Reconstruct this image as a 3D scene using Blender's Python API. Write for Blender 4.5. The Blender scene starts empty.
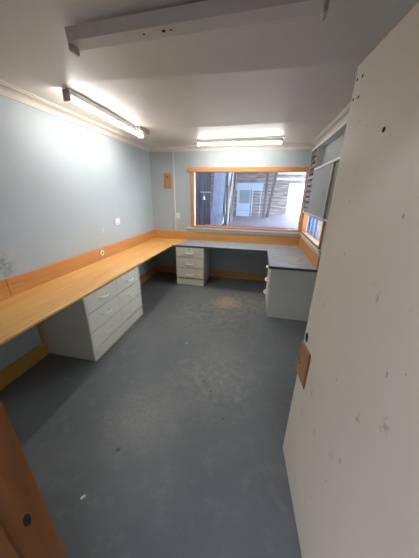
import bpy, bmesh, math, random
from mathutils import Vector, Matrix
random.seed(7)
S = bpy.context.scene
COL = S.collection

# ------------------------------------------------------------------ camera
CAM = Vector((1.982, -4.184, 1.554))
YAW, PITCH, ROLL, FPX = 0.202, -0.363, 0.018, 224.245
cam_d = bpy.data.cameras.new('camera')
cam = bpy.data.objects.new('camera', cam_d)
COL.objects.link(cam)
S.camera = cam
cam_d.sensor_fit = 'VERTICAL'
cam_d.sensor_height = 24.0
cam_d.lens = FPX / 558.0 * 24.0
cam_d.clip_start = 0.02
fwd = Vector((-math.sin(YAW) * math.cos(PITCH), math.cos(YAW) * math.cos(PITCH), math.sin(PITCH)))
rgt = Vector((math.cos(YAW), math.sin(YAW), 0))
upv = rgt.cross(fwd)
r_ = math.cos(ROLL) * rgt + math.sin(ROLL) * upv
u_ = -math.sin(ROLL) * rgt + math.cos(ROLL) * upv
M = Matrix.Identity(4)
for i in range(3):
    M[i][0], M[i][1], M[i][2], M[i][3] = r_[i], u_[i], -fwd[i], CAM[i]
cam.matrix_world = M

# ------------------------------------------------------------------ world, exposure
W = bpy.data.worlds.new('sky')
S.world = W
W.use_nodes = True
bg = W.node_tree.nodes['Background']
bg.inputs['Color'].default_value = (0.80, 0.88, 1.0, 1)
bg.inputs['Strength'].default_value = 9.0
S.view_settings.view_transform = 'Standard'
S.view_settings.look = 'None'
S.view_settings.gamma = 1.0
S.view_settings.use_curve_mapping = False
S.view_settings.exposure = 0.32
TUBE = 42.0                       # strength of the two lit fluorescent battens

# ------------------------------------------------------------------ materials
def lin(c):
    c /= 255.0
    return c / 12.92 if c <= 0.04045 else ((c + 0.055) / 1.055) ** 2.4
def rgb(r, g, b):
    return (lin(r), lin(g), lin(b), 1)

class NT:
    def __init__(s, name):
        s.m = bpy.data.materials.new(name)
        s.m.use_nodes = True
        s.t = s.m.node_tree
        s.b = s.t.nodes['Principled BSDF']
        s.tc = s.t.nodes.new('ShaderNodeTexCoord')
        s.obj = s.tc.outputs['Object']
    def n(s, typ, **kw):
        nd = s.t.nodes.new(typ)
        for k, v in kw.items():
            if k in nd.inputs: s.set(nd.inputs[k], v)
            else: setattr(nd, k, v)
        return nd
    def set(s, sock, v):
        if isinstance(v, bpy.types.NodeSocket): s.t.links.new(v, sock)
        else: sock.default_value = v
    def map(s, scale=(1, 1, 1), loc=(0, 0, 0), rot=(0, 0, 0), src=None):
        nd = s.t.nodes.new('ShaderNodeMapping')
        s.set(nd.inputs['Vector'], src or s.obj)
        nd.inputs['Scale'].default_value = scale
        nd.inputs['Location'].default_value = loc
        nd.inputs['Rotation'].default_value = rot
        return nd.outputs[0]
    def noise(s, scale, vec=None, detail=4, rough=0.55, dist=0.0):
        nd = s.n('ShaderNodeTexNoise')
        s.set(nd.inputs['Vector'], vec or s.obj)
        nd.inputs['Scale'].default_value = scale
        nd.inputs['Detail'].default_value = detail
        nd.inputs['Roughness'].default_value = rough
        nd.inputs['Distortion'].default_value = dist
        return nd.outputs['Fac']
    def ramp(s, f, a, b, lo=0.0, hi=1.0):
        nd = s.n('ShaderNodeMapRange')
        s.set(nd.inputs[0], f)
        for i, v in zip((1, 2, 3, 4), (a, b, lo, hi)): nd.inputs[i].default_value = v
        return nd.outputs[0]
    def math(s, op, a, b=0.0):
        nd = s.n('ShaderNodeMath', operation=op)
        s.set(nd.inputs[0], a); s.set(nd.inputs[1], b)
        return nd.outputs[0]
    def mix(s, f, a, b):
        nd = s.n('ShaderNodeMix', data_type='RGBA')
        s.set(nd.inputs[0], f); s.set(nd.inputs[6], a); s.set(nd.inputs[7], b)
        return nd.outputs[2]
    def blob(s, p, r, soft=0.5, wob=0.0, ws=6.0, stretch=(1, 1, 1)):
        """1 inside a blotch round p, 0 outside; wobbly edge"""
        v = s.map(scale=stretch)
        nd = s.n('ShaderNodeVectorMath', operation='DISTANCE')
        s.set(nd.inputs[0], v); nd.inputs[1].default_value = [a * b for a, b in zip(p, stretch)]
        d = nd.outputs['Value']
        if wob:
            d = s.math('ADD', d, s.math('MULTIPLY', s.math('SUBTRACT', s.noise(ws, detail=6, rough=0.7), 0.5), wob))
        return s.ramp(d, r, r * (1 - soft), 0, 1)
    def done(s, col, rough=0.5, bump=None, bstr=0.1, spec=0.5, metal=0.0):
        s.set(s.b.inputs['Base Color'], col)
        s.set(s.b.inputs['Roughness'], rough)
        s.b.inputs['Specular IOR Level'].default_value = spec
        s.b.inputs['Metallic'].default_value = metal
        if bump is not None:
            bn = s.n('ShaderNodeBump')
            bn.inputs['Strength'].default_value = bstr
            bn.inputs['Distance'].default_value = 0.01
            s.set(bn.inputs['Height'], bump)
            s.t.links.new(bn.outputs[0], s.b.inputs['Normal'])
        return s.m

def plain(name, c, rough=0.5, var=0.08, scale=8, metal=0.0, spec=0.5, bstr=0.05):
    t = NT(name)
    f = t.noise(scale)
    d = tuple(x * (1 - var) for x in c[:3]) + (1,)
    l = tuple(min(1, x * (1 + var)) for x in c[:3]) + (1,)
    return t.done(t.mix(t.ramp(f, .3, .7), d, l), rough, t.noise(scale * 12), bstr, spec, metal)

def wood(name, c1, c2, axis, rough=0.35, scale=1.0, knots=True):
    """grain running along one axis"""
    t = NT(name)
    sc = [14, 14, 14]; sc['xyz'.index(axis)] = 0.9
    v = t.map(scale=[q * scale for q in sc])
    f = t.noise(1.6, v, detail=6, rough=0.6, dist=1.2)
    fine = t.noise(7, v, detail=3, rough=0.7)
    big = t.noise(1.3, t.map(scale=[q * 0.18 for q in sc]))
    k = t.math('ADD', t.math('MULTIPLY', f, 0.6), t.math('MULTIPLY', fine, 0.2))
    k = t.math('ADD', k, t.math('MULTIPLY', big, 0.4))
    col = t.mix(t.ramp(k, .42, .78), c1, c2)
    return t.done(col, rough, fine, 0.05)

MAT = {}
def wall_mat():
    t = NT('blue_grey_wall_paint')
    f = t.noise(1.1, detail=5)
    col = t.mix(t.ramp(f, .3, .7), rgb(173, 184, 189), rgb(183, 193, 197))
    # old stain and scuffs above the left desk, chalky smear by the socket
    st = t.math('MULTIPLY', t.blob((0, -2.85, .97), .13, .6, .16, 9), t.ramp(t.noise(26, detail=6), .40, .55))
    col = t.mix(t.math('MULTIPLY', st, .45), col, rgb(96, 98, 84))
    sc = t.blob((0, -2.74, 1.075), .05, .8, .06, 20)
    col = t.mix(t.math('MULTIPLY', sc, .5), col, rgb(196, 192, 170))
    sm = t.blob((0, -1.55, 1.08), .045, .7, .05, 30, (1, 1.6, 1))
    col = t.mix(t.math('MULTIPLY', sm, .6), col, rgb(222, 226, 226))
    yl = t.math('MULTIPLY', t.blob((0, -1.7, .95), .45, .8, .3, 4), .22)
    col = t.mix(yl, col, rgb(190, 184, 164))
    return t.done(col, .55, t.noise(160, detail=2), .06, .35)
MAT['wall'] = wall_mat()

def ceil_mat():
    t = NT('off_white_ceiling_paint')
    col = t.mix(t.ramp(t.noise(1.4, detail=5), .3, .7), rgb(220, 214, 204), rgb(230, 224, 214))
    # brownish damp mark in the far corner
    st = t.math('MULTIPLY', t.blob((.45, -.35, 2.3), .45, .8, .35, 5), .4)
    col = t.mix(st, col, rgb(150, 140, 128))
    return t.done(col, .45, t.noise(60, detail=3), .05, .4)
MAT['ceiling'] = ceil_mat()

def floor_mat():
    t = NT('worn_blue_grey_floor_paint')
    a = t.noise(1.2, detail=6, rough=.6)
    b = t.noise(9, detail=6, rough=.65)
    col = t.mix(t.ramp(a, .35, .65), rgb(99, 104, 108), rgb(112, 116, 118))
    col = t.mix(t.math('MULTIPLY', t.ramp(b, .52, .7), .3), col, rgb(146, 150, 150))
    def patch(col, p, r, c, amt, ws=8, lo=.42, hi=.62, grain=14):
        m = t.math('MULTIPLY', t.blob(p, r, .75, r * .9, ws), t.ramp(t.noise(grain, detail=6, rough=.7), lo, hi))
        return t.mix(t.math('MULTIPLY', m, amt), col, c), m
    col, _ = patch(col, (1.62, -1.1, 0), .27, rgb(192, 164, 132), .75, 6, .28, .5)
    col, _ = patch(col, (1.95, -1.0, 0), .5, rgb(166, 156, 138), .55)
    col, _ = patch(col, (1.45, -1.45, 0), .8, rgb(156, 154, 142), .5)
    col, w1 = patch(col, (1.27, -3.1, 0), .36, rgb(168, 168, 160), .45, 10, .35, .7, 45)
    col, _ = patch(col, (1.72, -2.6, 0), .5, rgb(162, 164, 158), .5)
    # dark chips
    chips = t.math('MULTIPLY', t.ramp(t.noise(34, detail=2), .74, .77), t.ramp(a, .45, .55))
    col = t.mix(t.math('MULTIPLY', chips, .7), col, rgb(52, 54, 54))
    for p, r in (((1.645, -2.69, 0), .016), ((1.72, -2.78, 0), .014), ((1.23, -3.36, 0), .018), ((1.86, -3.0, 0), .012), ((2.05, -1.33, 0), .016)):
        col = t.mix(t.math('MULTIPLY', t.blob(p, r, .5, .03, 40), .75), col, rgb(48, 46, 44))
    for p in ((1.33, -2.2, 0),):
        col = t.mix(t.math('MULTIPLY', t.blob(p, .02, .5, .02, 40), .5), col, rgb(190, 186, 172))
    rough = t.ramp(b, .3, .7, .34, .5)
    return t.done(col, rough, t.math('ADD', t.noise(38, detail=5, rough=.7), t.math('MULTIPLY', a, .5)), .16, .4)
MAT['floor'] = floor_mat()

def door_mat():
    t = NT('scuffed_cream_door_paint')
    col = t.mix(t.ramp(t.noise(1.5, detail=5), .3, .7), rgb(232, 219, 199), rgb(240, 227, 208))
    v = t.map(scale=(1, 1, 1))
    sc = t.ramp(t.noise(9, t.map(scale=(1, 1.6, .7)), detail=5, rough=.7), .66, .74)
    col = t.mix(t.math('MULTIPLY', sc, .45), col, rgb(140, 128, 112))
    nk = t.ramp(t.noise(30, t.map(scale=(1, 1.2, .6)), detail=2), .74, .77)
    col = t.mix(t.math('MULTIPLY', nk, .7), col, rgb(92, 80, 66))
    # bare, brownish paint worn through along the free edge and beside the old lock
    ed = t.math('MULTIPLY', t.blob((0, .82, 1.0), 1.2, .05, 0, 5, (1, 12, .0)), 0.0)
    col = t.mix(ed, col, rgb(150, 120, 90))
    for (s, z), r in (((.30, .95), .022), ((.21, 1.03), .03), ((.36, .69), .03), ((.06, 1.0), .03), ((.31, .74), .02), ((.37, 1.30), .02),
                      ((.60, .72), .03), ((.66, .52), .03), ((.5, .6), .02), ((.45, .95), .015)):
        sm = t.math('MULTIPLY', t.blob((0, s, z), r, .8, r, 30, (0, 1.5, .8)), t.ramp(t.noise(60, detail=4), .45, .6))
        col = t.mix(t.math('MULTIPLY', sm, .55), col, rgb(128, 110, 92))
    return t.done(col, .5, t.noise(70, detail=4), .06, .4)
MAT['door'] = door_mat()

MAT['desk_wood'] = wood('varnished_pine_lengthwise', rgb(222, 158, 82), rgb(247, 198, 122), 'y', .33)
MAT['splash_wood_y'] = wood('orange_pine_board_y', rgb(192, 124, 60), rgb(219, 158, 90), 'y', .4)
MAT['splash_wood_x'] = wood('orange_pine_board_x', rgb(200, 134, 70), rgb(225, 168, 102), 'x', .4)
MAT['skirt_wood_y'] = wood('yellow_pine_skirting_y', rgb(178, 124, 54), rgb(208, 156, 80), 'y', .45)
MAT['skirt_wood_x'] = wood('yellow_pine_skirting_x', rgb(196, 134, 74), rgb(222, 166, 102), 'x', .45)
MAT['frame_wood_x'] = wood('window_timber_x', rgb(186, 120, 66), rgb(214, 156, 102), 'x', .4, 2)
MAT['frame_wood_y'] = wood('window_timber_y', rgb(186, 120, 66), rgb(214, 156, 102), 'y', .4, 2)
MAT['frame_wood_z'] = wood('window_timber_z', rgb(186, 120, 66), rgb(214, 156, 102), 'z', .4, 2)
MAT['block_wood'] = wood('small_board_timber', rgb(164, 108, 58), rgb(196, 144, 92), 'z', .45, 2)
MAT['patch_wood'] = wood('lock_patch_timber', rgb(150, 104, 66), rgb(190, 142, 98), 'z', .5, 3)
def jamb_mat():
    t = NT('stained_door_jamb')
    v = t.map(scale=(9, 9, .8))
    f = t.noise(1.6, v, detail=6, rough=.6, dist=1.2)
    col = t.mix(t.ramp(f, .35, .7), rgb(116, 66, 20), rgb(148, 90, 34))
    return t.done(col, .4, t.noise(6, v), .05)
MAT['jamb'] = jamb_mat()

def lam_mat():
    t = NT('grey_mottled_laminate')
    f = t.noise(5, t.map(scale=(1, 1.6, 1)), detail=6, rough=.65, dist=1.5)
    g = t.noise(40, detail=3)
    col = t.mix(t.ramp(f, .35, .68), rgb(136, 148, 156), rgb(178, 187, 193))
    col = t.mix(t.math('MULTIPLY', t.ramp(g, .55, .7), .35), col, rgb(108, 112, 120))
    return t.done(col, .32, None, .05, .5)
MAT['laminate'] = lam_mat()
MAT['lam_edge'] = plain('dark_laminate_edge', rgb(82, 90, 97), .4)
MAT['white'] = plain('white_melamine', rgb(236, 228, 212), .4, .03)
MAT['carcass'] = plain('grey_white_melamine', rgb(204, 199, 184), .42, .03)
MAT['endpanel'] = plain('pale_grey_end_panel', rgb(218, 216, 202), .42, .04, 3)
MAT['handle'] = plain('white_plastic_pull', rgb(252, 251, 246), .5, .01)
MAT['cornice'] = plain('white_cornice_paint', rgb(222, 214, 204), .5, .03)
MAT['strip'] = plain('white_trim_paint', rgb(222, 222, 218), .45, .03)
MAT['sill'] = plain('pale_grey_sill_paint', rgb(196, 202, 206), .4, .06, 6)
MAT['plastic'] = plain('white_switch_plastic', rgb(238, 234, 226), .3, .02)
MAT['batten_body'] = plain('grey_white_enamel', rgb(208, 205, 198), .4, .04)
MAT['batten_old'] = plain('dusty_grey_enamel', rgb(214, 209, 201), .5, .05)
MAT['holder'] = plain('grey_lampholder_plastic', rgb(190, 186, 172), .5)
MAT['metal'] = plain('dull_steel', rgb(150, 140, 122), .4, .1, 20, .8)
MAT['dark'] = plain('dark_hole', rgb(26, 22, 18), .8)
MAT['bulkhead'] = plain('grey_cabinet_panel', rgb(150, 158, 160), .6, .04)
MAT['bulkdark'] = plain('greenish_grey_panel', rgb(126, 130, 120), .6, .04)
MAT['paper_brown'] = plain('brown_paper', rgb(104, 84, 74), .8, .2)
MAT['paper_lav'] = plain('lavender_paper', rgb(136, 136, 162), .8, .15)
MAT['scrap'] = plain('white_paper_scrap', rgb(226, 226, 222), .8)
# the barn outside
MAT['barn_floor'] = plain('barn_concrete', rgb(128, 122, 136), .7, .15, 2)
def plank_mat(name, a, b, ax=0, w=5.0):
    t = NT(name)
    sp = t.n('ShaderNodeSeparateXYZ'); t.set(sp.inputs[0], t.obj)
    fr = t.math('FRACT', t.math('MULTIPLY', sp.outputs[ax], w))
    gap = t.math('LESS_THAN', fr, .08)
    sc = [6, 6, 6]; sc[2 if ax != 2 else 0] = .6
    col = t.mix(t.ramp(t.noise(2, t.map(scale=sc), detail=5), .35, .65), a, b)
    col = t.mix(gap, col, rgb(40, 40, 46))
    return t.done(col, .8)
MAT['barn_planks'] = plank_mat('weathered_horizontal_planks', rgb(118, 112, 108), rgb(186, 180, 176), 2, 4.5)
MAT['barn_side'] = plank_mat('weathered_upright_planks', rgb(84, 84, 90), rgb(130, 128, 130), 1, 5)
MAT['unseen_roof'] = plain('unseen_roof_sheet', rgb(120, 120, 126), .7)
MAT['pole_pale'] = wood('pale_round_pole', rgb(186, 186, 190), rgb(236, 236, 238), 'z', .7)
MAT['pole_grey'] = wood('grey_weathered_pole', rgb(88, 84, 84), rgb(136, 130, 128), 'z', .7)
MAT['dark_board'] = plank_mat('dark_weathered_board', rgb(78, 78, 88), rgb(110, 110, 120), 0, 6)
MAT['blue_sheet'] = plain('faded_blue_sheet', rgb(190, 202, 228), .6, .2, 3)
MAT['pale_door'] = plain('pale_blue_white_panel', rgb(196, 214, 238), .55, .06)
MAT['pale_board'] = plain('whitewashed_timber', rgb(214, 212, 208), .6, .06)
MAT['pink'] = plain('faded_pink', rgb(190, 120, 176), .5)
MAT['blue_drum'] = plain('blue_paint', rgb(78, 108, 176), .4)
MAT['teal_drum'] = plain('teal_paint', rgb(50, 130, 136), .4)
MAT['white_drum'] = plain('white_paint', rgb(176, 184, 206), .4)
MAT['pink_board'] = plain('pale_pink_paint', rgb(196, 168, 172), .6)
MAT['cream_board'] = plain('cream_paint', rgb(184, 174, 152), .6)
MAT['pane_grey'] = plain('hazy_grey_pane', rgb(158, 164, 174), .5)
MAT['yard'] = plain('sunlit_yard', rgb(206, 204, 198), .8)

def glass_mat():
    t = NT('window_glass')
    tr = t.n('ShaderNodeBsdfTransparent'); tr.inputs[0].default_value = (.93, .96, .97, 1)
    gl = t.n('ShaderNodeBsdfGlossy'); gl.inputs['Roughness'].default_value = .02
    fr = t.n('ShaderNodeFresnel'); fr.inputs[0].default_value = 1.45
    mx = t.n('ShaderNodeMixShader')
    ge = t.n('ShaderNodeNewGeometry')
    t.set(mx.inputs[0], t.math('MULTIPLY', fr.outputs[0], t.math('SUBTRACT', 1.0, ge.outputs['Backfacing']))); t.t.links.new(tr.outputs[0], mx.inputs[1]); t.t.links.new(gl.outputs[0], mx.inputs[2])
    t.t.links.new(mx.outputs[0], t.t.nodes['Material Output'].inputs[0])
    return t.m
MAT['glass'] = glass_mat()
def lamp_mat():
    t = NT('lit_fluorescent_diffuser')
    t.b.inputs['Base Color'].default_value = (.9, .9, .88, 1)
    t.b.inputs['Emission Color'].default_value = (1.0, .96, .905, 1)
    t.b.inputs['Emission Strength'].default_value = TUBE
    return t.m
MAT['lamp'] = lamp_mat()

# ------------------------------------------------------------------ mesh helpers
class MB:
    def __init__(s): s.bm = bmesh.new()
    def box(s, x0, x1, y0, y1, z0, z1, bev=0.0, seg=2, mat=None):
        r = bmesh.ops.create_cube(s.bm, size=1.0)
        vs = r['verts']
        for v in vs:
            v.co = Vector((x0 + (v.co.x + .5) * (x1 - x0), y0 + (v.co.y + .5) * (y1 - y0), z0 + (v.co.z + .5) * (z1 - z0)))
        if bev:
            es = list({e for v in vs for e in v.link_edges})
            o = bmesh.ops.bevel(s.bm, geom=es, offset=bev, segments=seg, profile=.5, affect='EDGES')
            vs = list({v for f in o['faces'] for v in f.verts} | {v for v in vs if v.is_valid})
        if mat is not None:
            for v in vs: v.co = mat @ v.co
        return s
    def prism(s, pts, axis, a, b):
        """closed 2-D outline extruded along an axis; pts are the other two coords in order"""
        def mk(p, t):
            q = list(p); q.insert(axis, t); return Vector(q)
        A = [s.bm.verts.new(mk(p, a)) for p in pts]
        B = [s.bm.verts.new(mk(p, b)) for p in pts]
        n = len(pts)
        s.bm.faces.new(A); s.bm.faces.new(B[::-1])
        for i in range(n): s.bm.faces.new((A[i], B[i], B[(i + 1) % n], A[(i + 1) % n]))
        bmesh.ops.recalc_face_normals(s.bm, faces=s.bm.faces[:])
        return s
    def tube(s, pts, r, n=10, r2=None, cap=True):
        pts = [Vector(p) for p in pts]
        rings = []
        for i, p in enumerate(pts):
            d = (pts[min(i + 1, len(pts) - 1)] - pts[max(i - 1, 0)]).normalized()
            a = d.orthogonal().normalized() if i == 0 else (pa - d * pa.dot(d)).normalized()
            pa = a
            b = d.cross(a)
            rr = r if r2 is None else r + (r2 - r) * i / (len(pts) - 1)
            rings.append([s.bm.verts.new(p + rr * (math.cos(2 * math.pi * k / n) * a + math.sin(2 * math.pi * k / n) * b)) for k in range(n)])
        for i in range(len(rings) - 1):
            for k in range(n):
                s.bm.faces.new((rings[i][k], rings[i][(k + 1) % n], rings[i + 1][(k + 1) % n], rings[i + 1][k]))
        if cap:
            s.bm.faces.new(rings[0][::-1]); s.bm.faces.new(rings[-1])
        return s
    def disc(s, c, axis, r, t, n=24, rin=0.0):
        """short round plug / ring along axis"""
        ax = 'xyz'.index(axis)
        def P(ang, rad, h):
            q = [rad * math.cos(ang), rad * math.sin(ang)]; q.insert(ax, h)
            return Vector(q) + Vector(c)
        prof = [(rin, 0), (r, 0), (r, t * .6), (r - t * .4, t), (max(rin, 0), t)]
        if rin == 0: prof = [(1e-4, 0), (r, 0), (r, t * .6), (r - abs(t) * .4, t), (1e-4, t)]
        rings = [[s.bm.verts.new(P(2 * math.pi * k / n, a, h)) for k in range(n)] for a, h in prof]
        m = len(prof)
        for i in range(m):
            if rin == 0 and i == m - 1: break
            for k in range(n):
                A, B = rings[i], rings[(i + 1) % m]
                s.bm.faces.new((A[k], A[(k + 1) % n], B[(k + 1) % n], B[k]))
        bmesh.ops.remove_doubles(s.bm, verts=s.bm.verts[:], dist=3e-4)
        bmesh.ops.recalc_face_normals(s.bm, faces=s.bm.faces[:])
        return s
    def build(s, name, mat, parent=None, smooth=False, shift=True, label=None):
        if parent is not None and shift:
            off = Vector(parent['_base']) if '_base' in parent else Vector()
            for v in s.bm.verts: v.co -= off
        me = bpy.data.meshes.new(name)
        s.bm.to_mesh(me); s.bm.free()
        me.materials.append(MAT[mat])
        if smooth:
            for p in me.polygons: p.use_smooth = True
            try: me.set_sharp_from_angle(angle=math.radians(40))
            except Exception: pass
        o = bpy.data.objects.new(name, me)
        COL.objects.link(o)
        if parent is not None:
            o.parent = parent
            if '_base' in parent: o['_base'] = parent['_base']
        if label: o['label'] = label
        return o

def tag(o, label, cat, group=None, kind=None):
    o['label'] = label; o['category'] = cat
    if group: o['group'] = group
    if kind: o['kind'] = kind
    return o
def thing(name, label, cat, base, group=None, rotz=0.0):
    o = bpy.data.objects.new(name, None)
    COL.objects.link(o)
    o.empty_display_size = .1
    o.location = base; o.rotation_euler = (0, 0, rotz)
    o['_base'] = list(base) if not rotz else [0, 0, 0]
    return tag(o, label, cat, group)
def struct(o, label, cat):
    return tag(o, label, cat, kind='structure')
def lone(mb, name, mat, label, cat, group=None, base=None, smooth=False):
    """a thing that is one mesh, origin at its base"""
    vs = [v.co for v in mb.bm.verts]
    if base is None:
        lo = Vector([min(c[i] for c in vs) for i in range(3)]); hi = Vector([max(c[i] for c in vs) for i in range(3)])
        base = Vector(((lo.x + hi.x) / 2, (lo.y + hi.y) / 2, lo.z))
    for v in mb.bm.verts: v.co -= Vector(base)
    o = mb.build(name, mat, smooth=smooth)
    o.location = base
    return tag(o, label, cat, group)

# ------------------------------------------------------------------ dimensions
WX = 2.748        # room width (right wall)
H = 2.295         # ceiling
FY = -3.96        # room side of the front wall
JX = 1.54         # left door jamb face
HX = 2.346        # hinge side
HD = .72          # desk height
HS = .874         # top of the timber upstand
OUT = .28         # barn floor level

# ------------------------------------------------------------------ setting
m = MB(); m.box(-.12, WX + .12, FY - .15, .12, -.1, 0)
struct(m.build('floor', 'floor'), 'worn blue grey painted concrete floor', 'floor')

# ceiling: 1.2 m sheets that sag a little between their joints
m = MB()
nx, ny = 24, 210
def cz(x, y):
    t = (y + 2.37) / 1.2
    f = t - math.floor(t)
    edge = min(1, max(0, min(x - .05, WX - .05 - x, -y - .05, y - FY - .02) / .35))
    return H + .012 * abs(math.sin(math.pi * f)) ** .7 * edge + .007 * math.sin(2.3 * x + 1.7 * t) * edge
g = [[m.bm.verts.new((-.12 + (WX + .24) * i / nx, FY - .15 + (.12 - FY + .15) * j / ny, 0)) for j in range(ny + 1)] for i in range(nx + 1)]
for r in g:
    for v in r: v.co.z = cz(v.co.x, v.co.y)
for i in range(nx):
    for j in range(ny): m.bm.faces.new((g[i][j], g[i][j + 1], g[i + 1][j + 1], g[i + 1][j]))
top = bmesh.ops.extrude_face_region(m.bm, geom=m.bm.faces[:])
for v in [e for e in top['geom'] if isinstance(e, bmesh.types.BMVert)]: v.co.z = H + .12
bmesh.ops.recalc_face_normals(m.bm, faces=m.bm.faces[:])
struct(m.build('ceiling', 'ceiling', smooth=True), 'off white sheeted ceiling with sagging joints', 'ceiling')

# walls, with openings for the two windows and the doorway
BWX0, BWX1, BWZ0, BWZ1 = .80, 2.715, .965, 1.935      # back window opening
RWY0, RWY1, RWZ0, RWZ1 = -1.29, -.05, .965, 1.29       # right window opening
m = MB(); m.box(-.12, 0, FY - .15, .12, 0, H)
struct(m.build('wall_left', 'wall'), 'pale blue grey left wall', 'wall')
m = MB()
m.box(0, WX, 0, .12, 0, BWZ0); m.box(0, WX, 0, .12, BWZ1, H)
m.box(0, BWX0, 0, .12, BWZ0, BWZ1); m.box(BWX1, WX, 0, .12, BWZ0, BWZ1)
struct(m.build('wall_back', 'wall'), 'pale blue grey back wall with wide window', 'wall')
m = MB()
m.box(WX, WX + .04, FY - .15, .12, 0, RWZ0); m.box(WX, WX + .04, FY - .15, .12, RWZ1, H)
m.box(WX, WX + .04, FY - .15, RWY0, RWZ0, RWZ1); m.box(WX, WX + .04, RWY1, .12, RWZ0, RWZ1)
struct(m.build('wall_right', 'wall'), 'pale right wall mostly hidden behind the open door', 'wall')
m = MB()
m.box(0, JX - .03, FY - .15, FY, 0, H); m.box(HX + .035, WX, FY - .15, FY, 0, H)
m.box(JX - .03, HX + .035, FY - .15, FY, 2.03, H)
struct(m.build('wall_front', 'wall'), 'front wall with the doorway', 'wall')

# cornice: a cove with two small steps, run round the room as four lengths
def cornice(name, side, label):
    P, D = .09, .068
    prof = [(0, 0), (P, 0), (P, -.010), (P - .012, -.012), (P - .018, -.020)]
    for k in range(1, 6):
        a = k / 6 * math.pi / 2
        prof.append((P - .018 - (P - .034) * math.sin(a), -.020 - (D - .038) * (1 - math.cos(a))))
    prof += [(.014, -D + .012), (.010, -D + .010), (.010, -D), (0, -D)]
    m = MB()
    if side == 'left': pts = [(a, H + b) for a, b in prof]; m.prism(pts, 1, FY, 0)
    if side == 'right': pts = [(WX - a, H + b) for a, b in prof]; m.prism(pts, 1, FY, 0)
    if side == 'back': pts = [(-a, H + b) for a, b in prof]; m.prism(pts, 0, 0, WX)
    if side == 'front': pts = [(FY + a, H + b) for a, b in prof]; m.prism(pts, 0, 0, WX)
    struct(m.build(name, 'cornice', smooth=True), label, 'cornice')
cornice('trim_1', 'left', 'white cornice along the left wall')
cornice('trim_2', 'back', 'white cornice along the back wall')
cornice('trim_3', 'right', 'white cornice along the right wall')
cornice('trim_4', 'front', 'white cornice over the doorway')

# timber skirting
m = MB(); m.box(0, .02, FY, -2.684, 0, .145, .003); m.box(0, .02, -1.712, 0, 0, .145, .003)
struct(m.build('baseboard_left', 'skirt_wood_y'), 'yellow pine skirting under the left desk', 'skirting')
m = MB(); m.box(.02, .628, -.02, 0, 0, .14, .003); m.box(1.136, 2.205, -.02, 0, 0, .14, .003)
struct(m.build('baseboard_back', 'skirt_wood_x'), 'orange pine skirting on the back wall under the worktop', 'skirting')

# door jamb (left side of the doorway): lining, stop and strike recess
jr = struct(thing('trim_5', '', '', (JX, FY, 0)), 'stained timber door jamb beside the camera', 'door jamb')
m = MB(); m.box(JX - .03, JX, FY - .155, FY + .004, 0, 2.03, .002); m.build('jamb_board', 'jamb', jr)
m = MB(); m.box(JX, JX + .012, FY - .155, FY - .075, 0, 2.0, .002); m.build('door_stop', 'jamb', jr)
m = MB()
m.disc((0, 0, 0), 'x', .017, .0012, 20)
for v in m.bm.verts: v.co = Vector((JX + v.co.x, FY - .036 + v.co.y * .45, .87 + v.co.z * 1.1))
m.build('latch_hole', 'dark', jr)
hr = struct(thing('trim_6', '', '', (HX, FY, 0)), 'hinge side timber door jamb behind the door', 'door jamb')
m = MB(); m.box(HX + .005, HX + .035, FY - .155, FY + .004, 0, 2.03, .002); m.build('jamb_board', 'jamb', hr)
m = MB(); m.box(JX, HX + .005, FY - .155, FY + .004, 2.0, 2.03, .002)
m.build('jamb_head', 'jamb', hr)

# ---- back window
wr = struct(thing('window_1', '', '', ((BWX0 + BWX1) / 2, .0, BWZ0)), 'wide timber framed fixed window onto a barn', 'window')
m = MB(); m.box(BWX0 - .045, BWX0 + .015, -.022, .10, BWZ0, BWZ1, .004); m.build('jamb', 'frame_wood_z', wr)
m = MB(); m.box(BWX1 - .028, WX - .004, -.022, .10, BWZ0, BWZ1, .004); m.build('jamb', 'frame_wood_z', wr)
m = MB(); m.box(BWX0 - .10, WX - .002, -.03, .10, BWZ1 - .028, BWZ1 + .042, .004); m.build('head', 'frame_wood_x', wr)
m = MB(); m.box(BWX0 - .045, WX - .004, -.025, .10, BWZ0 - .010, BWZ0 + .022, .004); m.build('bottom_rail', 'frame_wood_x', wr)
m = MB(); m.box(BWX0 + .013, BWX0 + .022, -.004, .05, BWZ0 + .02, BWZ1 - .028); m.build('glazing_bead', 'strip', wr)
m = MB(); m.box(BWX0 + .012, BWX1 - .025, .05, .055, BWZ0 + .02, BWZ1 - .025); m.build('glass', 'glass', wr)
m = MB(); m.box(BWX0 - .11, WX - .003, -.05, -.001, .925, .953, .005); m.box(BWX0 - .06, WX - .003, -.018, -.001, .877, .924, .002); m.build('window_sill', 'sill', wr)

# ---- right window
wr = struct(thing('window_2', '', '', (WX, (RWY0 + RWY1) / 2, RWZ0)), 'low timber framed window under the grey wall cabinet', 'window')
for a, b in ((RWY1 - .008, RWY1 + .03), (RWY0 - .03, RWY0 + .010)):
    m = MB(); m.box(WX - .022, WX + .045, a, b, RWZ0, RWZ1, .003); m.build('jamb', 'frame_wood_z', wr)
m = MB(); m.box(WX - .022, WX + .045, RWY0 - .03, RWY1 + .03, RWZ1 - .02, RWZ1 + .03, .003); m.build('head', 'frame_wood_y', wr)
m = MB(); m.box(WX - .03, WX + .045, RWY0 - .03, RWY1 + .03, RWZ0 - .012, RWZ0 + .022, .003); m.build('bottom_rail', 'frame_wood_y', wr)
m = MB(); m.box(WX + .004, WX + .008, RWY0 + .009, RWY1 - .007, RWZ0 + .021, RWZ1 - .018); m.build('glass', 'glass', wr)
m = MB(); m.box(WX - .045, WX - .001, RWY0 - .1, -.052, .925, .953, .005); m.box(WX - .016, WX - .001, RWY0 - .1, -.052, .877, .924, .002)
m.build('window_sill', 'sill', wr)

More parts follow.
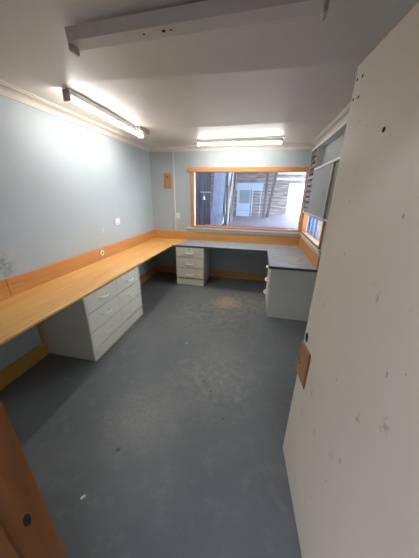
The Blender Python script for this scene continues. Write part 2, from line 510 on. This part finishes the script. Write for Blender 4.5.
# ------------------------------------------------------------------ worktops and upstands
t = thing('wooden_desk', 'long varnished orange pine desk top along the left wall', 'desk', (.285, -2.0, .66))
m = MB()
# lipped board: rounded front edge, the lip hangs a little lower than the board
pr = [(.001, HD - .030), (.554, HD - .030), (.560, HD - .024), (.562, HD - .012), (.559, HD - .003), (.553, HD), (.001, HD)]
m.prism(pr, 1, FY + .002, -.556)
m.box(.001, .555, -.5555, -.001, HD - .03, HD)
# mitred tongue beyond the corner, up to the laminate
vs = [(.555, -.552), (.612, -.5515), (.70, -.001), (.555, -.001)]
A = [m.bm.verts.new((x, y, HD)) for x, y in vs]; B = [m.bm.verts.new((x, y, HD - .03)) for x, y in vs]
m.bm.faces.new(A); m.bm.faces.new(B[::-1])
for i in range(4): m.bm.faces.new((A[i], B[i], B[(i + 1) % 4], A[(i + 1) % 4]))
bmesh.ops.recalc_face_normals(m.bm, faces=m.bm.faces[:])
m.build('desk_top', 'desk_wood', t)

m = MB(); m.box(.0005, .022, FY + .002, -2.86, HD + .0005, HS, .003); m.box(.0005, .022, -2.858, -.0005, HD + .0005, HS, .003)
lone(m, 'timber_upstand', 'splash_wood_y', 'orange pine upstand board behind the left desk against the left wall', 'upstand')
m = MB(); m.box(.0225, .478, -.022, -.0005, HD + .0005, HS, .003); m.box(.481, WX - .0225, -.022, -.0005, HD + .0005, HS - .001, .003)
lone(m, 'timber_upstand', 'splash_wood_x', 'orange pine upstand board beneath the wide back window', 'upstand')
m = MB(); m.box(WX - .022, WX - .0005, -1.40, -.0005, HD + .0005, HS, .003)
lone(m, 'timber_upstand', 'splash_wood_y', 'short orange pine upstand on the right wall beside the door', 'upstand')

t = thing('laminate_worktop', 'grey mottled L shaped worktop with dark edge under the window', 'worktop', (1.7, -.5, .69))
m = MB()
vs = [(.616, -.549), (2.178, -.549), (2.178, -1.400), (WX - .001, -1.400), (WX - .001, -.001), (.704, -.001)]
A = [m.bm.verts.new((x, y, HD)) for x, y in vs]; B = [m.bm.verts.new((x, y, HD - .031)) for x, y in vs]
m.bm.faces.new(A); m.bm.faces.new(B[::-1])
for i in range(6): m.bm.faces.new((A[i], B[i], B[(i + 1) % 6], A[(i + 1) % 6]))
bmesh.ops.recalc_face_normals(m.bm, faces=m.bm.faces[:])
m.build('worktop_surface', 'laminate', t)
m = MB()
m.box(.616, 2.176, -.556, -.5492, HD - .033, HD - .002, .002)
m.box(2.171, 2.1778, -1.4005, -.556, HD - .033, HD - .002, .002)
m.box(2.171, WX - .001, -1.407, -1.4002, HD - .033, HD - .002, .002)
m.build('edge_strip', 'lam_edge', t)

# ------------------------------------------------------------------ drawer cabinets
def pull(c, out, along, w=.112):
    """bow handle: two feet and an arched grip; c on the drawer face"""
    c, out, along = Vector(c), Vector(out), Vector(along)
    m = MB()
    pts = []
    for k in range(13):
        a = k / 12 * math.pi
        pts.append(c + along * (-w / 2 * math.cos(a)) + out * (.034 * math.sin(a) ** .55) + Vector((0, 0, -.004 * math.sin(a))))
    m.tube(pts, .0105, 10)
    for s in (-1, 1):
        p = c + along * (s * w / 2)
        m.tube([p + out * .0, p + out * .004], .014, 10)
    return m

KICK, TOP = .128, .688
def drawers(root, face, n_out, along, u0, u1, lines, handle_z, lock=False):
    """drawer fronts between u0..u1 along one axis; each with its pull"""
    for k in range(len(lines) - 1):
        z1, z0 = lines[k] - .005, lines[k + 1] + .005
        m = MB()
        if along == 'x': m.box(u0, u1, face, face + .018, z0, z1, .0025)
        elif n_out > 0: m.box(face - .018, face, u0, u1, z0, z1, .0025)
        else: m.box(face, face + .018, u0, u1, z0, z1, .0025)
        d = m.build('drawer', 'white', root)
        uc = (u0 + u1) / 2
        if along == 'x': h = pull((uc, face, handle_z[k]), (0, -1, 0), (1, 0, 0))
        else: h = pull((face, uc, handle_z[k]), (n_out, 0, 0), (0, 1, 0))
        h.build('handle', 'handle', d, smooth=True)
        if lock and k == 0:
            m = MB(); m.disc((uc, face - .004, lines[0] - .028), 'y', .011, .0045, 16)
            m.build('lock', 'metal', d, smooth=True)

LN = (TOP - .004, .508, .318, KICK)
HZ = (.600, .425, .222)
# left six-drawer unit
x0, x1, y0, y1 = .012, .558, -2.680, -1.715
t = thing('drawer_cabinet', 'white six drawer cabinet in two columns under the pine desk', 'cabinet', ((x0 + x1) / 2, (y0 + y1) / 2, 0), 'white drawer cabinets under the desks')
m = MB()
m.box(x0, x1 - .019, y0, y0 + .016, 0, TOP); m.box(x0, x1 - .001, y1 - .016, y1, 0, TOP)
m.box(x1 - .40, x1 - .019, -2.206, -2.190, .12, TOP)
m.box(x0, x1 - .05, y0 + .016, y1 - .016, .08, .096); m.box(x0, x0 + .01, y0 + .016, y1 - .016, .116, TOP)
m.box(x0, x1 - .02, y0 + .016, y1 - .016, TOP - .016, TOP)
m.build('carcass', 'carcass', t)
m = MB(); m.box(x1 - .016, x1 - .002, y0, y0 + .0165, 0, TOP - .002, .001); m.build('front_edge', 'white', t)
m = MB(); m.box(x1 - .022, x1 - .001, y0 + .017, y1 - .017, 0, KICK - .014, .002); m.build('kickboard', 'white', t)
drawers(t, x1, 1, 'y', y0 + .018, -2.2005, LN, HZ)
drawers(t, x1, 1, 'y', -2.1975, y1 - .018, LN, HZ)
# back three-drawer unit
x0, x1, y0, y1 = .631, 1.132, -.545, -.025
t = thing('drawer_cabinet', 'small white three drawer cabinet with a lock under the back worktop', 'cabinet', ((x0 + x1) / 2, (y0 + y1) / 2, 0), 'white drawer cabinets under the desks')
m = MB()
m.box(x0, x0 + .016, y0, y1, 0, TOP); m.box(x1 - .016, x1, y0, y1, 0, TOP)
m.box(x0 + .016, x1 - .016, y0 + .04, y1, .08, .096); m.box(x0 + .016, x1 - .016, y1 - .01, y1, .116, TOP)
m.box(x0 + .016, x1 - .016, y0 + .002, y1 - .01, TOP - .016, TOP)
m.build('carcass', 'carcass', t)
m = MB(); m.box(x0 + .0005, x1 - .0005, y0 - .018, y0 - .0005, 0, KICK - .014, .002); m.build('kickboard', 'white', t)
drawers(t, y0 - .019, 1, 'x', x0 + .001, x1 - .001, LN, (.590, .400, .200), lock=True)
# right unit, drawers face left, end panel faces the door
x0, x1, y0, y1 = 2.213, WX - .004, -1.395, -.92
t = thing('drawer_cabinet', 'pale grey drawer cabinet seen end on under the right worktop', 'cabinet', ((x0 + x1) / 2, (y0 + y1) / 2, 0), 'white drawer cabinets under the desks')
m = MB(); m.box(x0 - .004, x1, y0, y0 + .018, 0, TOP, .001); m.build('end_panel', 'endpanel', t)
m = MB()
m.box(x0, x1, y1 - .016, y1, 0, TOP)
m.box(x0 + .002, x1, y0 + .018, y1 - .016, .10, .116); m.box(x1 - .01, x1, y0 + .018, y1 - .016, .116, TOP)
m.box(x0 + .002, x1 - .01, y0 + .018, y1 - .016, TOP - .016, TOP)
m.build('carcass', 'carcass', t)
m = MB(); m.box(x0 + .004, x0 + .02, y0 + .0185, y1 - .0165, 0, KICK - .014, .002); m.build('kickboard', 'white', t)
drawers(t, x0 - .019, -1, 'y', y0 + .02, y1 - .001, LN, (.635, .450, .262))

m = MB(); m.box(.0005, .020, -2.715, -2.69, .146, .63, .003)
lone(m, 'timber_batten', 'skirt_wood_y', 'short upright pine batten on the left wall beside the six drawer cabinet', 'batten')

# ------------------------------------------------------------------ ceiling lights
def batten(label, c, length, along, lit, zt=H, rot=0.0):
    """fluorescent batten: steel spine, lamp holders at both ends, lit diffuser"""
    t = thing('batten_light', label, 'light', (c[0], c[1], zt - .09), 'fluorescent battens on the ceiling')
    L = length / 2
    def put(mb):
        if along == 'y':
            for v in mb.bm.verts: v.co = Vector((-v.co.y, v.co.x, v.co.z))
        for v in mb.bm.verts: v.co = Matrix.Rotation(rot, 3, 'Z') @ v.co + Vector((c[0], c[1], zt))
        return mb
    if lit:
        w = .032
        m = MB(); m.prism([(-w, 0), (-w, -.037), (-w + .006, -.043), (w - .006, -.043), (w, -.037), (w, 0)], 0, -L + .012, L - .012)
        put(m).build('spine', 'batten_body', t)
        m = MB()
        pr = [(-.030, -.044)] + [(.034 * math.sin(a), -.050 - .015 * math.cos(a)) for a in [(-75 + 15 * k) * math.pi / 180 for k in range(11)]] + [(.030, -.044)]
        m.prism(pr, 0, -L + .014, L - .014)
        put(m).build('diffuser', 'lamp', t, smooth=True)
        for s in (-1, 1):
            m = MB(); a, b = sorted((s * L, s * (L - .013)))
            m.box(a, b, -.034, .034, -.080, 0, .006)
            put(m).build('end_cap', 'holder', t)
    else:
        w = .046
        m = MB(); m.prism([(-w, 0), (-w * .86, -.050), (w * .86, -.050), (w, 0)], 0, -L + .012, L - .012)
        put(m).build('spine', 'batten_old', t)
        for s in (-1, 1):
            m = MB(); a, b = sorted((s * L, s * (L - .020)))
            m.box(a, b, -.030, .030, -.082, 0, .008)
            put(m).build('lamp_holder', 'holder', t)
        for dx in (-.19, -.09, -.055):
            m = MB(); m.disc((0, 0, 0), 'z', .005 if dx != -.09 else .009, -.0016, 14)
            for v in m.bm.verts: v.co += Vector((dx, -.005, -.0501))
            put(m).build('screw_hole', 'dark', t)
    return t
batten('lit fluorescent batten close to the left wall', (.418, -1.69), 1.27, 'y', True, rot=.03)
batten('lit fluorescent batten above the back window', (1.61, -.45), 1.22, 'x', True)
batten('unlit dusty batten without a tube, nearest the doorway', (1.575, -2.90), 1.20, 'x', False, rot=-.045)
m = MB(); m.box(.460, .500, -1.26, -1.01, H - .024, H + .012, .004); m.box(.468, .492, -1.25, -1.02, H - .034, H - .0245, .003)
lone(m, 'metal_bracket', 'metal', 'small brown metal bracket on the ceiling beside the left batten', 'bracket')

# ------------------------------------------------------------------ wall fittings
m = MB(); m.box(.430, .452, -.009, -.0005, HS + .001, H - .069, .003)
lone(m, 'cable_conduit', 'strip', 'narrow white conduit strip up the back wall beside the window', 'conduit')
t = thing('wooden_board', 'small pine board with a dark knot on the back wall', 'board', (.326, 0, 1.628))
m = MB(); m.box(.258, .396, -.022, -.0005, 1.628, 1.884, .004); m.build('board', 'block_wood', t)
m = MB(); m.disc((0, 0, 0), 'y', .014, -.002, 16)
for v in m.bm.verts: v.co += Vector((.322, -.0221, 1.822))
m.build('hook_hole', 'dark', t)
def plate(name, label, cat, c, nrm, w, h, rock):
    t = thing(name, label, cat, (c[0], c[1], c[2] - h / 2))
    m = MB()
    m.box(-w / 2, w / 2, -.012, -.0005, -h / 2, h / 2, .004)
    ms = [(m, 'cover_plate', 'plastic')]
    for q in rock:
        k = MB(); k.box(q - .008, q + .008, -.016, -.0121, -.014 + h * .12, .014 + h * .12, .002); ms.append((k, 'rocker', 'plastic'))
    if len(rock) > 1:
        for q in (-w * .24, w * .24):
            k = MB()
            for a, b in ((-.008, .25), (.008, -.25), (0, 0)):
                k.box(q + a - .0015, q + a + .0015, -.0127, -.0121, -.012 - h * .14 - (.01 if a == 0 else 0), -.003 - h * .14 - (.01 if a == 0 else 0))
            ms.append((k, 'pin_slots', 'dark'))
    for mb, n, mt in ms:
        for v in mb.bm.verts:
            x, y, z = v.co
            v.co = Vector((x + c[0], y + c[1], z + c[2])) if nrm == 'y' else Vector((-y + c[0], x + c[1], z + c[2]))
        mb.build(n, mt, t)
plate('power_socket', 'white double power socket on the left wall above the pine desk', 'socket', (0, -1.215, 1.158), 'x', .115, .085, (-.03, .03))
plate('light_switch', 'white light switch beside the back window under the conduit', 'switch', (.489, 0, 1.156), 'y', .084, .09, (0,))
t = thing('cable_grommet', 'round white cable ring on the left timber upstand', 'grommet', (.022, -1.665, .77))
m = MB(); m.disc((.0222, -1.665, .806), 'x', .036, .010, 28, .016); m.build('ring', 'plastic', t, smooth=True)
m = MB(); m.disc((.0222, -1.665, .806), 'x', .0158, .003, 20); m.build('hole', 'dark', t)

# ------------------------------------------------------------------ wall cabinet on the right wall
FXc = 2.60
yF, yN, zB, zT, zM = -.60, -2.15, 1.33, 2.112, 1.850
t = thing('wall_cabinet', 'grey wall cabinet with white edges hung beside the open door', 'cabinet', (WX - .07, -1.3, zB))
m = MB()
m.box(FXc, WX - .001, yN, yF, zT - .016, zT, .001); m.box(FXc + .001, WX - .001, yN, yF, zB, zB + .016, .001)
m.box(FXc, WX - .001, yF - .014, yF, zB + .016, zT - .016, .001); m.box(FXc, WX - .001, yN, yN + .014, zB + .016, zT - .016, .001)
m.box(WX - .008, WX - .001, yN + .014, yF - .014, zB + .016, zT - .016)
m.build('carcass', 'strip', t)
yP = yF - .345
m = MB(); m.box(FXc, WX - .009, yP - .012, yP, zB + .017, zT - .017, .001); m.build('divider', 'strip', t)
m = MB(); m.box(FXc - .004, WX - .009, yN + .015, yP - .0125, zM - .011, zM + .011, .001); m.build('shelf', 'strip', t)
npg = 11
for k in range(npg):
    z = zB + .017 + (zT - zB - .034) * k / npg
    if k:
        m = MB(); m.box(FXc + .004, WX - .009, yP + .0005, yF - .0145, z - .0025, z + .0025); m.build('pigeonhole_shelf', 'bulkdark', t)
    m = MB(); m.box(FXc + .012, WX - .011, yP + .008, yF - .02, z + .003, z + .040, .001)
    m.build('paper_stack', 'paper_brown' if k > 6 else 'paper_lav', t)
m = MB(); m.box(FXc + .075, FXc + .087, yN + .016, yP - .013, zM + .012, zT - .017, .001); m.build('door', 'bulkhead', t)
yS = -1.72
m = MB(); m.box(FXc + .004, FXc + .016, yS, yP - .013, zB + .018, zM - .012, .001); m.build('door', 'bulkhead', t)
m = MB(); m.box(FXc + .001, FXc + .017, yS - .022, yS - .0005, zB + .018, zM - .012, .001); m.build('door_edge_strip', 'strip', t)
m = MB(); m.box(FXc + .020, FXc + .032, yN + .016, yS - .0225, zB + .018, zM - .012, .001); m.build('door', 'bulkdark', t, label='darker greenish grey sliding door')

# ------------------------------------------------------------------ the open door
ang = math.atan2(-.0892, .996)     # turns local +y into the direction hinge -> free edge
ROT = math.atan2(.0892, .996)
dr = bpy.data.objects.new('door_1', None); COL.objects.link(dr)
dr.location = (HX, FY + .028, .0); dr.rotation_euler = (0, 0, ROT)
struct(dr, 'scuffed cream painted door standing open on the right', 'door')
DL, DT, DB = .82, 1.975, .006
m = MB(); m.box(0, .036, .002, DL, DB, DT, .003)
m.build('leaf', 'door', dr)
m = MB()
pl = [(.8205, .843), (.700, .850), (.697, .655), (.8205, .642)]
m.prism([(a, b) for a, b in pl], 0, -.008, -.0003)
lk = m.build('lock_patch', 'patch_wood', dr)
m = MB(); m.prism([(.6995, .850), (.688, .842), (.687, .648), (.6965, .655)], 0, -.006, -.0003); m.build('patch_dark_edge', 'jamb', lk)  # dark timber strip for the thickness edge of the patch
m = MB()
for s, z in ((.806, .752), (.811, .728), (.792, .722)):
    k = MB(); k.disc((0, 0, 0), 'x', .0055, -.001, 10)
    for v in k.bm.verts: v.co += Vector((-.0081, s, z))
    k.build('screw_hole', 'dark', lk)
m = MB(); m.disc((0, 0, 0), 'x', .022, -.0012, 18)
for v in m.bm.verts: v.co = Vector((v.co.x - .0002, .786 + v.co.y * .85, .886 + v.co.z * 1.25))
m.build('spindle_hole', 'dark', dr)
for s, z, r in ((.80, 1.93, .005), (.762, 1.925, .005), (.80, 1.873, .005), (.762, 1.868, .005), (.55, 1.726, .007)):
    m = MB(); m.disc((0, 0, 0), 'x', r, -.001, 12)
    for v in m.bm.verts: v.co += Vector((-.0002, s, z))
    m.build('screw_hole', 'dark', dr)
for z in (.25, 1.0, 1.75):
    m = MB(); m.tube([(.040, -.004, z - .045), (.040, -.004, z + .045)], .006, 10); m.build('hinge', 'metal', dr, smooth=True)

m = MB(); m.box(-.012, .012, -.008, .006, .0006, .003, mat=Matrix.Translation((1.185, -3.617, 0)) @ Matrix.Rotation(.9, 4, 'Z'))
lone(m, 'paper_scrap', 'scrap', 'tiny white scrap lying on the floor near the jamb', 'scrap')

# ------------------------------------------------------------------ the barn beyond the window
BY = 13.0
m = MB(); m.box(-9, 16, .121, BY + .2, OUT - .2, OUT); struct(m.build('floor_barn', 'barn_floor'), 'dusty concrete barn floor outside the window', 'floor')
m = MB(); m.box(-9, 22, BY + .2, 40, OUT - .3, OUT - .02); struct(m.build('ground_yard', 'yard'), 'bright yard beyond the barn opening', 'ground')
m = MB(); m.box(-9, 3.88, BY, BY + .15, OUT, 4.2); m.box(3.88, 11, BY, BY + .15, 2.30, 4.2)
struct(m.build('wall_barn_back', 'barn_planks'), 'weathered plank wall at the far end of the barn', 'wall')
m = MB(); m.box(-9.15, -9, .12, BY, OUT, 4.2); struct(m.build('wall_barn_left', 'barn_side'), 'weathered plank side wall of the barn', 'wall')
m = MB(); m.box(-9, 9, -7.6, 3.5, 4.2, 4.3); m.box(-9, 4.6, 3.5, BY, 4.2, 4.3); struct(m.build('roof_unseen', 'unseen_roof'), 'unseen sheet roof over barn and passage, cut to shape the light', 'roof')
m = MB(); m.box(-9, 9, -9, FY - .16, -.1, -.001); struct(m.build('floor_passage', 'barn_floor'), 'concrete floor outside the doorway', 'floor')
m = MB(); m.box(-9, 9, -9.1, -9, 0, 4.2); m.box(-9.15, -9, -9, .12, 0, 4.2); m.box(9, 9.1, -9, -4.4, 0, 4.2); m.box(WX + .05, 9, -4.5, -4.4, 0, 4.2)  # unseen walls added to keep the passage dim, left open where daylight enters
struct(m.build('wall_unseen', 'barn_side'), 'unseen plank walls added round the passage to shape its light', 'wall')

m = MB(); m.box(-.55, .50, 3.0, 3.04, OUT, 3.3, .004)
lone(m, 'dark_boarding', 'dark_board', 'dark upright boarding just outside the window at its left', 'boarding')
t = thing('hanging_lamp', 'small grey thing hanging from a bar on the dark boarding', 'fitting', (.31, 2.95, 1.3))
m = MB(); m.tube([(.18, 2.985, 1.60), (.5, 2.985, 1.60)], .012, 8); m.build('bar', 'pole_pale', t)
m = MB(); m.tube([(.30, 2.95, 1.6), (.30, 2.95, 1.50)], .006, 6); m.tube([(.30, 2.95, 1.50), (.30, 2.95, 1.46), (.30, 2.95, 1.38)], .015, 10, .045); m.build('pendant', 'pole_pale', t, smooth=True)
def sheet(x0, x1, y, z1, mat, label, lean=.25):
    m = MB(); n = 12
    A = []
    for k in range(n + 1):
        x = x0 + (x1 - x0) * k / n
        dy = .02 * (k % 2)
        A.append([m.bm.verts.new((x + s * .12, y + dy + s * lean + d, OUT + s * (z1 - OUT))) for s, d in ((0, 0), (1, 0), (1, .015), (0, .015))])
    for k in range(n):
        for i in range(4): m.bm.faces.new((A[k][i], A[k][(i + 1) % 4], A[k + 1][(i + 1) % 4], A[k + 1][i]))
    m.bm.faces.new(A[0]); m.bm.faces.new(A[-1][::-1])
    bmesh.ops.recalc_face_normals(m.bm, faces=m.bm.faces[:])
    return lone(m, 'corrugated_sheet', mat, label, 'sheet', 'blue sheets leaning outside')
sheet(.30, .54, 4.0, 3.0, 'blue_sheet', 'faded blue corrugated sheet leaning beside the dark boarding')
sheet(.30, .58, 4.8, 3.1, 'blue_sheet', 'faded blue corrugated sheet leaning next to the pale poles')
def pole(x, y, dx, h, r, mat, label):
    m = MB(); pts = [(x + dx * k / 4 + random.uniform(-.02, .02), y + .3 * k / 4, OUT + h * k / 4) for k in range(5)]
    m.tube(pts, r, 8, r * .75)
    return lone(m, 'timber_pole', mat, label, 'pole', 'poles leaning in the barn', smooth=True)
PX = [(.45, 5.6, .05, 'pole_pale', .03), (.62, 6.4, .16, 'pole_pale', .03), (.72, 7.0, .1, 'pole_grey', .04), (.66, 5.8, -.1, 'pole_grey', .045), (.56, 6.0, -.20, 'pole_grey', .05), (.55, 6.1, .0, 'pole_pale', .035), (.52, 6.6, .05, 'pole_grey', .06), (.40, 6.3, .24, 'pole_pale', .045),
      (.66, 6.9, .0, 'pole_grey', .05), (.30, 6.7, .35, 'pole_pale', .035), (.70, 7.3, -.10, 'pole_grey', .045), (.44, 7.2, .22, 'pole_pale', .05)]
wh = ['thin pale pole standing nearest the window in the pole stack', 'thin pale pole tilting right in front of the thick grey pole', 'slim grey pole at the right end of the pole stack', 'grey pole tilting left in front of the pale poles','first grey pole right of the blue sheets', 'thin pale pole second from the blue sheets', 'thick grey pole amid the leaning poles', 'pale pole leaning right in the pole stack',
      'grey pole at the right side of the pole stack', 'thin pale pole leaning steeply across the pole stack', 'grey pole nearest the pale blue panel', 'thick pale pole at the back of the pole stack']
for (x, y, dx, mt, r), l in zip(PX, wh): pole(x, y, dx, 2.6, r, mt, l)
t = thing('panel_door', 'pale blue white panel door leaning in the barn past the poles', 'door', (1.0, 10.5, OUT))
m = MB()
m.box(.60, 1.42, 10.5, 10.55, OUT, .62); m.box(.60, 1.42, 10.5, 10.55, .64, 1.05); m.box(.60, .75, 10.5, 10.55, 1.05, 1.8); m.box(1.38, 1.42, 10.5, 10.55, 1.05, 1.8)
m.box(.55, 1.45, 10.5, 10.55, 1.8, 2.2)
m.build('panel', 'pale_door', t)
m = MB(); m.box(.75, 1.38, 10.52, 10.54, 1.05, 1.8); m.build('pane', 'pane_grey', t)
m = MB(); m.box(1.46, 2.12, 10.6, 10.65, 1.78, 2.2); m.box(1.5, 1.56, 10.6, 10.65, OUT, 1.78); m.box(2.0, 2.06, 10.6, 10.65, OUT, 1.78)
lone(m, 'hoarding_board', 'pale_door', 'pale blue board on two legs right of the panel door', 'board')
def beam(p, q, w, mat, label, cat='post', name='timber_post', group=None):
    p, q = Vector(p), Vector(q); d = q - p
    m = MB(); m.box(-w, w, -w, w, 0, d.length, .01)
    R = d.to_track_quat('Z', 'Y').to_matrix().to_4x4()
    for v in m.bm.verts: v.co = R @ v.co + p
    return lone(m, name, mat, label, cat, group)
beam((2.28, 9.6, OUT), (2.30, 9.6, 4.19), .07, 'pole_grey', 'dark timber post left of the plank wall bay')
beam((2.50, 10.3, OUT), (2.95, 10.3, 4.19), .08, 'pole_grey', 'leaning timber post next to the bright opening')
beam((.1, 9.4, 2.45), (1.62, 9.4, 4.16), .05, 'pole_pale', 'pale diagonal brace above the panel door', 'brace', 'timber_brace')
for k, (z, l) in enumerate(((2.42, 'lowest pale lintel beam over the bright opening'), (2.78, 'middle pale beam over the bright opening'), (3.12, 'upper pale beam over the bright opening'))):
    m = MB(); m.box(2.9, 8.9, 11.6 + .2 * k, 11.75 + .2 * k, z, z + .14, .01)
    lone(m, 'timber_beam', 'pale_board', l, 'beam', 'beams over the barn opening')
m = MB(); m.tube([(.95, .30, OUT + .679), (1.8, .31, OUT + .679), (2.68, .30, OUT + .679)], .018, 10)  # thin pink tube drawn as a line along the window foot
pk = lone(m, 'pink_streak', 'pink', 'thin pink pipe on an outside ledge along the foot of the window', 'streak', smooth=True)
m = MB(); m.box(.6, 2.72, .1205, .42, OUT + .62, OUT + .66, .004); m.box(.7, .78, .1205, .4, OUT, OUT + .62); m.box(2.5, 2.58, .1205, .4, OUT, OUT + .62)
lone(m, 'outside_ledge', 'pole_grey', 'grey timber ledge outside below the back window', 'ledge')
for (x0, x1, y, mt, l, h) in ((2.98, 3.075, 1.30, 'pink_board', 'pale pink board outside the low right window, leftmost of the coloured boards', 1.2),
                         (3.10, 3.155, 1.33, 'blue_drum', 'narrow blue board next to the pale pink board outside', 1.15), (3.16, 3.205, 1.28, 'teal_drum', 'narrow teal board between blue boards outside the low right window', 1.25),
                         (3.21, 3.245, 1.34, 'white_drum', 'narrow white board in the middle of the coloured boards outside', 1.1), (3.25, 3.295, 1.30, 'blue_drum', 'narrow blue board left of the cream board outside', 1.2),
                         (3.31, 3.44, 1.27, 'cream_board', 'wide cream board outside, rightmost of the coloured boards', 1.22)):
    m = MB(); m.box(x0, x1, y, y + .02, OUT, OUT + h, .003)
    lone(m, 'painted_board', mt, l, 'board', 'painted boards outside the right window')

for o in list(S.objects):
    if '_base' in o: del o['_base']
